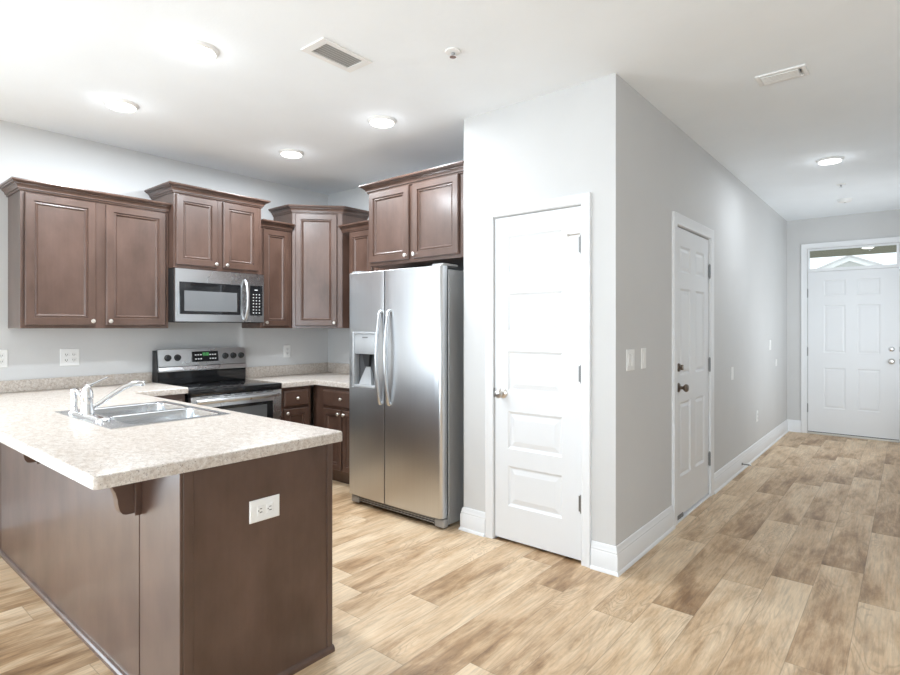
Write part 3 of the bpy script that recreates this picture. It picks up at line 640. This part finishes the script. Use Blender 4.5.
for i in range(7): rb(MB(), RA + 0.07 + i * 0.092, RA + 0.13 + i * 0.092, 0.6615, 0.6632, 0.828, 0.833).build('vent_slot', 'dark_slot', dr)
rb(MB(), RA + 0.003, RB - 0.003, 0.620, 0.655, 0.06, 0.228, 0.004).build('drawer', 'steel_h', t, True)

# ------------------------------------------------------------------ microwave
MA, MBb, Z0, Z1, DM = 1.914, 2.664, 1.397, 1.803, 0.412
t = thing('microwave', (KX, 2.29, Z0), 'stainless over-the-range microwave hung between the wall cabinets', 'microwave')
rb(MB(), MA - 0.002, MBb + 0.002, 0.003, 0.384, Z0, Z1).build('body', 'black', t)
fr = MB(); fr.panelled(MA, MBb, Z0, Z1, [(1.944, 2.450, 1.453, 1.704), (2.532, 2.650, 1.449, 1.708)], [(0, 0), (0.001, -0.004), (0.003, -0.004)], fx(KX + DM), 0.026)
fr = fr.build('front_frame', 'steel_h', t)
wn = MB().rings(1.946, 2.448, 1.455, 1.702, [(0, 0.0), (0, 0.0035), (0.002, 0.005), (0.03, 0.005)], fx(KX + DM - 0.004)).build('window', 'black_glass', t)
rb(MB(), 1.982, 2.416, DM + 0.0012, DM + 0.0022, 1.479, 1.636).build('mesh_screen', 'mesh_glass', wn)
cpn = MB().rings(2.535, 2.647, 1.452, 1.705, [(0, 0), (0, 0.0035), (0.002, 0.005), (0.02, 0.005)], fx(KX + DM - 0.004)).build('control_panel', 'black_glass', t)
m = MB()
for i in range(3):
    for j in range(7):
        rb(MB(), 2.559 + i * 0.028, 2.570 + i * 0.028, DM + 0.0012, DM + 0.0018, 1.471 + j * 0.026, 1.478 + j * 0.026).build('button', 'mark', cpn)
rb(MB(), 2.575, 2.605, DM + 0.0012, DM + 0.0018, 1.665, 1.672).build('display_mark', 'mark', cpn)
hp = [(KX + DM + 0.004, 2.487, 1.745)] + [(KX + DM + 0.012 + 0.040 * math.sin(math.pi * k / 10) ** 0.7, 2.487, 1.742 - 0.322 * k / 10) for k in range(11)] + [(KX + DM + 0.004, 2.487, 1.415)]
MB().tube(hp, 0.013, 12, 0.75).build('handle', 'steel', t, True)
rb(MB(), MA, MBb, 0.30, 0.383, Z0 - 0.006, Z0 - 0.0005).build('vent_grille', 'black', t)

# ------------------------------------------------------------------ refrigerator
FA, FB, FS, FY, FZ0, FZ1 = -3.322, -2.388, -2.919, 2.782, 0.078, 1.764
t = thing('refrigerator', (-2.83, 3.2, 0), 'tall stainless side-by-side refrigerator with water dispenser, beside the pantry wall', 'refrigerator')
MB().box(FA + 0.006, FB + 0.006, FY + 0.082, 3.60, 0.025, FZ1 - 0.022, 0.004).build('body', 'side_grey', t)
def door_front(xa, xb, x):
    bow = 0.010 * (1 - ((x - (FA + FB) / 2) / ((FB - FA) / 2)) ** 2)
    e, side = min((x - xa, xa), (xb - x, xb)); y = FY + 0.010 - bow
    r = 0.026 if abs(side - FB) < 1e-6 else 0.012 if abs(side - FA) < 1e-6 else 0.0015
    if e < r: y += r - math.sqrt(max(0, r * r - (r - e) ** 2))
    return y
def fridge_door(xa, xb, hole=None):
    ra, rb2 = (0.012, 0.0015) if abs(xa - FA) < 1e-6 else (0.0015, 0.026); xs = sorted({*[xa + ra * (1 - math.cos(k * math.pi / 12)) for k in range(7)], *[xb - rb2 * (1 - math.cos(k * math.pi / 12)) for k in range(7)], *[xa + (xb - xa) * k / 8 for k in range(1, 8)], *((hole[0], hole[1]) if hole else ())})
    zs = [FZ0, FZ0 + 0.004, FZ1 - 0.004, FZ1] + ([hole[2], hole[3]] if hole else []); zs.sort()
    m = MB(); yb = FY + 0.072
    Y = lambda x, z: door_front(xa, xb, x) + (0.004 if z in (FZ0, FZ1) else 0)
    for a, b in zip(xs, xs[1:]):
        for c, d in zip(zs, zs[1:]):
            if hole and a >= hole[0] - 1e-6 and b <= hole[1] + 1e-6 and c >= hole[2] - 1e-6 and d <= hole[3] + 1e-6:
                for q in ((a, c), ): m.face([(a, yb - 0.006, c), (b, yb - 0.006, c), (b, yb - 0.006, d), (a, yb - 0.006, d)])
                for z in (c, d): m.face([(a, Y(a, z), z), (b, Y(b, z), z), (b, yb - 0.006, z), (a, yb - 0.006, z)])
                for x in (a, b):
                    if abs(x - hole[0]) < 1e-6 or abs(x - hole[1]) < 1e-6: m.face([(x, Y(x, c), c), (x, yb - 0.006, c), (x, yb - 0.006, d), (x, Y(x, d), d)])
                continue
            m.face([(a, Y(a, c), c), (b, Y(b, c), c), (b, Y(b, d), d), (a, Y(a, d), d)])
        for z in (FZ0, FZ1): m.face([(a, Y(a, z), z), (b, Y(b, z), z), (b, yb, z), (a, yb, z)])
    for c, d in zip(zs, zs[1:]):
        for x in (xa, xb): m.face([(x, Y(x, c), c), (x, Y(x, d), d), (x, yb, d), (x, yb, c)])
    m.face([(xa, yb, FZ0), (xb, yb, FZ0), (xb, yb, FZ1), (xa, yb, FZ1)])
    return m.build('door', 'steel', t, True, angle=0.7)
MB().box(FS - 0.0042, FS + 0.0042, FY + 0.012, FY + 0.0725, FZ0 + 0.004, FZ1 - 0.004).build('door_gap_shade', 'black', t)  # black fill added so the gap between the doors looks shaded
DH = (-3.272, -3.012, 0.900, 1.320)
dl = fridge_door(FA, FS - 0.005, DH); drr = fridge_door(FS + 0.005, FB)
MB().box(FA + 0.012, FB - 0.002, FY + 0.073, FY + 0.081, FZ0 + 0.01, FZ1 - 0.01).build('gasket', 'black', t)
yq = FY + 0.006
dsp = MB(); a, b, c, d = DH
for q in ((a, a + 0.020, c, d), (b - 0.012, b, c, d), (a + 0.02, b - 0.012, d - 0.018, d), (a + 0.02, b - 0.012, c, c + 0.022)): dsp.box(q[0] + 0.0005, q[1] - 0.0005, yq - 0.006, yq + 0.052, q[2] + 0.0005, q[3] - 0.0005, 0.002)
dsp = dsp.build('dispenser', 'lightgrey', t, True)
MB().box(a + 0.021, b - 0.013, yq - 0.002, yq + 0.05, 1.152, d - 0.019, 0.003).build('control_panel', 'lightgrey', dsp, True)
MB().box(-3.16, -3.10, yq - 0.0028, yq - 0.002, 1.272, 1.280).build('panel_marks', 'midgrey', dsp)
MB().box(a + 0.021, b - 0.013, yq + 0.048, yq + 0.052, c + 0.023, 1.151).build('cavity', 'cavity_grey', dsp)
m = MB().loft([[(-3.185, yq + 0.046, 1.150), (-3.105, yq + 0.046, 1.150), (-3.105, yq + 0.02, 1.150), (-3.185, yq + 0.02, 1.150)], [(-3.165, yq + 0.046, 1.06), (-3.12, yq + 0.046, 1.06), (-3.12, yq + 0.025, 1.06), (-3.165, yq + 0.025, 1.06)]]); m.build('nozzle', 'black', dsp)
m = MB().loft([[(-3.165, yq + 0.047, 1.055), (-3.12, yq + 0.047, 1.055), (-3.12, yq + 0.040, 1.055), (-3.165, yq + 0.040, 1.055)], [(-3.215, yq + 0.047, 0.924), (-3.075, yq + 0.047, 0.924), (-3.075, yq + 0.010, 0.924), (-3.215, yq + 0.010, 0.924)]]); m.build('paddle', 'lightgrey', dsp)
for x, dd in ((-2.952, dl), (-2.862, drr)):
    y0 = door_front(FA, FB, x); hz0, hz1 = 0.80, 1.47
    pts = [(x, y0 + 0.002, hz1), (x, y0 - 0.012, hz1 - 0.004)] + [(x, y0 - 0.018 - 0.034 * math.sin(math.pi * k / 14) ** 0.8, hz1 - 0.012 - (hz1 - hz0 - 0.024) * k / 14) for k in range(15)] + [(x, y0 - 0.012, hz0 + 0.004), (x, y0 + 0.002, hz0)]
    MB().tube(pts, 0.0125, 12).build('handle', 'steel', dd, True)
m = MB().box(FA + 0.02, FB - 0.02, FY + 0.050, FY + 0.078, 0.022, 0.072)
gr = m.build('grille', 'midgrey', t)
m = MB()
for z in (0.030, 0.045, 0.058): m.box(FA + 0.09, FB - 0.09, FY + 0.040, FY + 0.0495, z, z + 0.006)
m.build('grille_slats', 'side_grey', gr)
for x in (FA + 0.045, FB - 0.04): MB().box(x - 0.04, x + 0.045, FY + 0.030, FY + 0.0815, 0.012, 0.070, 0.010).build('hinge_foot', 'side_grey', t, True)
for x in (FA + 0.06, FB - 0.05): MB().box(x - 0.05, x + 0.05, FY + 0.03, FY + 0.19, FZ1 - 0.0005 if False else FZ1 + 0.0005, FZ1 + 0.016, 0.006).build('hinge_cover', 'side_grey', t, True)
for x in (FA + 0.06, FB - 0.05):
    for y in (FY + 0.13, 3.5): MB().lathe((x, y, 0), (0, 0, 1), [(0.001, 0), (0.02, 0), (0.02, 0.0245), (0.001, 0.0245)], 12).build('roller', 'black', t, True)

# ------------------------------------------------------------------ outlets and switches
def plate(name, label, cat, mp, u, z, w, h, kind, group=None):
    p0 = mp(u, z, 0)
    t = thing(name, p0, label, cat, group)
    MB().rings(u - w / 2, u + w / 2, z - h / 2, z + h / 2, [(0, 0.0003), (0, 0.003), (0.003, 0.0055), (0.006, 0.006)], mp).build('cover_plate', 'plastic', t)
    gangs = []
    if kind[0] == 'h': gangs = [(u - 0.0195, z), (u + 0.0195, z)]
    n = int(kind[1]) if kind[0] in 'os' else 0
    for i in range(n): gangs.append((u + (i - (n - 1) / 2) * 0.046, z))
    for a, b in gangs:
        if kind[0] == 's':
            MB().rings(a - 0.0165, a + 0.0165, b - 0.033, b + 0.033, [(0, 0.006), (0, 0.0075), (0.002, 0.009), (0.004, 0.009)], mp).build('rocker', 'plastic', t)
            continue
        spots = [(a, b)] if kind[0] == 'h' else [(a, b - 0.02), (a, b + 0.02)]
        for c, d in spots:
            q = (0.014, 0.017) if kind[0] == 'h' else (0.017, 0.014)
            r = MB().rings(c - q[0], c + q[0], d - q[1], d + q[1], [(0, 0.006), (0, 0.0072), (0.003, 0.0082), (0.005, 0.0082)], mp).build('socket', 'plastic', t)
            m = MB()
            for q in ((-0.008, -0.005, -0.005, 0.006), (0.005, 0.0075, -0.005, 0.005), (-0.002, 0.002, -0.011, -0.007)):
                if kind[0] == 'h': q = (q[2], q[3], q[0], q[1])
                m.rings(c + q[0], c + q[1], d + q[2], d + q[3], [(0, 0.0082), (0, 0.0086)], mp)
            m.build('slots', 'dark_slot', r)
    return t
L_ = fx(KX)
plate('outlet', 'white horizontal outlet plate on the dark end panel of the peninsula', 'outlet', fx(PE), 1.158, 0.672, 0.125, 0.082, 'h')
plate('outlet', 'white double outlet plate on the wall just left of the faucet', 'outlet', L_, 1.346, 1.135, 0.122, 0.125, 'o2')
plate('outlet', 'white outlet plate at the left edge of the picture above the backsplash', 'outlet', L_, 0.925, 1.142, 0.122, 0.120, 'o2')
plate('outlet', 'single white outlet plate on the wall right of the range', 'outlet', L_, 3.173, 1.120, 0.078, 0.122, 'o1')
R_ = fx(CX)
plate('light_switch', 'white double rocker switch nearest the wall corner', 'switch', R_, 3.120, 1.164, 0.116, 0.122, 's2')
plate('light_switch', 'white single rocker switch beside the six-panel hall door', 'switch', R_, 3.325, 1.164, 0.074, 0.122, 's1')
plate('wall_plate', 'small white switch plate on the hall wall just past the six-panel hall door', 'switch', R_, 5.50, 0.935, 0.07, 0.115, 's1')
plate('wall_plate', 'high white switch plate far down the hall wall near the front door', 'switch', R_, 7.27, 1.15, 0.075, 0.115, 's1')
plate('wall_plate', 'small square white plate below the farthest hall switch', 'outlet', R_, 7.64, 0.93, 0.07, 0.08, 'b')
plate('outlet', 'low white outlet near the baseboard of the hall wall', 'outlet', R_, 6.56, 0.42, 0.07, 0.115, 'o1')
t = thing('door_stop', (CX + 0.017, 5.80, 0.06), 'dark spring doorstop sticking out of the hall baseboard', 'doorstop')
MB().lathe((CX + 0.0175, 5.80, 0.062), (1, 0, 0), [(0.001, 0), (0.012, 0), (0.012, 0.005), (0.006, 0.007), (0.006, 0.065), (0.001, 0.066)], 12).build('spring', 'hinge', t, True)
MB().lathe((CX + 0.084, 5.80, 0.062), (1, 0, 0), [(0.001, 0), (0.008, 0), (0.008, 0.012), (0.001, 0.013)], 12).build('tip', 'plastic', t, True)

# ------------------------------------------------------------------ ceiling fittings
def disc_light(x, y, label, group, watts):
    t = thing('ceiling_light', (x, y, H), label, 'ceiling light', group)
    MB().lathe((x, y, H - 0.0005), (0, 0, -1), [(0.001, 0), (0.098, 0), (0.097, 0.006), (0.088, 0.016), (0.080, 0.018), (0.001, 0.018)], 36).build('trim_ring', 'plastic', t, True)
    MB().lathe((x, y, H - 0.019), (0, 0, -1), [(0.001, 0), (0.079, 0), (0.078, 0.003), (0.060, 0.007), (0.001, 0.009)], 36).build('diffuser', 'lamp', t, True)
    return t
def lamp_for(x, y, w):
    l = bpy.data.lights.new('downlight_glow', 'AREA'); l.shape = 'DISK'; l.size = 0.15; l.energy = w; l.color = LAMP_C; l.spread = math.pi
    o = bpy.data.objects.new('downlight_glow', l); o.location = (x, y, H - 0.032); COL.objects.link(o)
    l = bpy.data.lights.new('diffuser_glow', 'POINT'); l.shadow_soft_size = 0.05; l.energy = LAMP_P; l.color = LAMP_C
    o = bpy.data.objects.new('diffuser_glow', l); o.location = (x, y, H - 0.085); COL.objects.link(o)
GL = 'round flush lights on the kitchen ceiling'
k0 = disc_light(-2.745, 1.339, 'round lit ceiling light nearest the ceiling vent and camera, largest of four', GL, 10)
for x, y, lb in ((-3.784, 1.359, 'round lit ceiling light above the left double wall cabinet'), (-3.789, 2.598, 'round lit ceiling light closest to the kitchen corner, smallest of the four'), (-2.735, 2.585, 'round lit ceiling light in front of the cabinet over the refrigerator')):
    copy_tree(k0, (x, y, H), lb)
for x, y in ((-2.745, 1.339), (-3.784, 1.359), (-3.789, 2.598), (-2.735, 2.585)): lamp_for(x, y, LAMP_W * (1.25 if x < -3 else 0.75))
hl = copy_tree(k0, (-0.511, 5.553, H), 'round ceiling light in the entry hall')
hl['group'] = 'ceiling light in the hall'; lamp_for(-0.511, 5.553, HALL_W)
# supply register
t = thing('ceiling_vent', (-2.255, 1.82, H), 'white louvered air vent on the kitchen ceiling', 'vent')
a, b, c, d = -2.345, -2.165, 1.662, 1.978
m = MB(); zz = H - 0.008
for q in ((a, a + 0.028, c, d), (b - 0.028, b, c, d), (a + 0.028, b - 0.028, c, c + 0.04), (a + 0.028, b - 0.028, d - 0.04, d)): m.box(q[0], q[1], q[2], q[3], zz, H - 0.0005)
m.build('frame', 'plastic', t)
MB().box(a + 0.028, b - 0.028, c + 0.04, d - 0.04, H - 0.002, H - 0.0008).build('duct_opening', 'duct', t)
for k in range(7):
    x = a + 0.034 + k * 0.0187
    MB().loft([[(x, y, H - 0.0025), (x + 0.0015, y, H - 0.0025), (x + 0.0105, y, zz + 0.0005), (x + 0.009, y, zz + 0.0005)] for y in (c + 0.041, d - 0.041)]).build('slat', 'plastic', t)
t = thing('ceiling_vent', (-0.545, 3.525, H), 'small closed white register on the ceiling toward the hall', 'vent')
a, b, c, d = -0.665, -0.425, 3.452, 3.600
m = MB()
for q in ((a, a + 0.022, c, d), (b - 0.022, b, c, d), (a + 0.022, b - 0.022, c, c + 0.022), (a + 0.022, b - 0.022, d - 0.022, d)): m.box(q[0], q[1], q[2], q[3], H - 0.009, H - 0.0005, 0.002)
m.build('frame', 'plastic', t, True)
m = MB()
for k in range(5): m.box(a + 0.024, b - 0.036, c + 0.026 + k * 0.0195, c + 0.043 + k * 0.0195, H - 0.012, H - 0.004, 0.003)
m.build('louvers', 'plastic', t, True)
MB().box(b - 0.031, b - 0.026, c + 0.045, c + 0.075, H - 0.014, H - 0.004, 0.001).build('lever', 'midgrey', t)
def sprinkler(x, y, label):
    t = thing('sprinkler_head', (x, y, H), label, 'sprinkler', 'fire sprinklers on the ceiling')
    MB().lathe((x, y, H - 0.0005), (0, 0, -1), [(0.001, 0), (0.040, 0), (0.038, 0.006), (0.020, 0.010), (0.001, 0.010)], 24).build('escutcheon', 'plastic', t, True)
    m = MB().lathe((x, y, H - 0.011), (0, 0, -1), [(0.001, 0), (0.010, 0), (0.009, 0.010), (0.004, 0.012), (0.004, 0.016), (0.001, 0.017)], 12)
    m.build('nozzle', 'lightgrey', t, True)
    MB().lathe((x, y, H - 0.029), (0, 0, -1), [(0.001, 0), (0.017, 0), (0.017, 0.002), (0.001, 0.002)], 16).build('deflector', 'chrome', t, True)
sprinkler(-1.773, 2.164, 'small sprinkler head on the kitchen ceiling right of the vent')
sprinkler(-0.515, 6.568, 'small sprinkler head on the hall ceiling between hall light and smoke detector')
t = thing('smoke_detector', (-0.542, 7.361, H), 'white smoke detector on the hall ceiling nearest the front door', 'smoke detector')
MB().lathe((-0.542, 7.361, H - 0.0005), (0, 0, -1), [(0.001, 0), (0.068, 0), (0.068, 0.012), (0.060, 0.028), (0.040, 0.036), (0.001, 0.037)], 28).build('body', 'plastic', t, True)
MB().lathe((-0.542, 7.361, H - 0.038), (0, 0, -1), [(0.001, 0), (0.012, 0), (0.011, 0.003), (0.001, 0.0035)], 16).build('test_button', 'lightgrey', t, True)
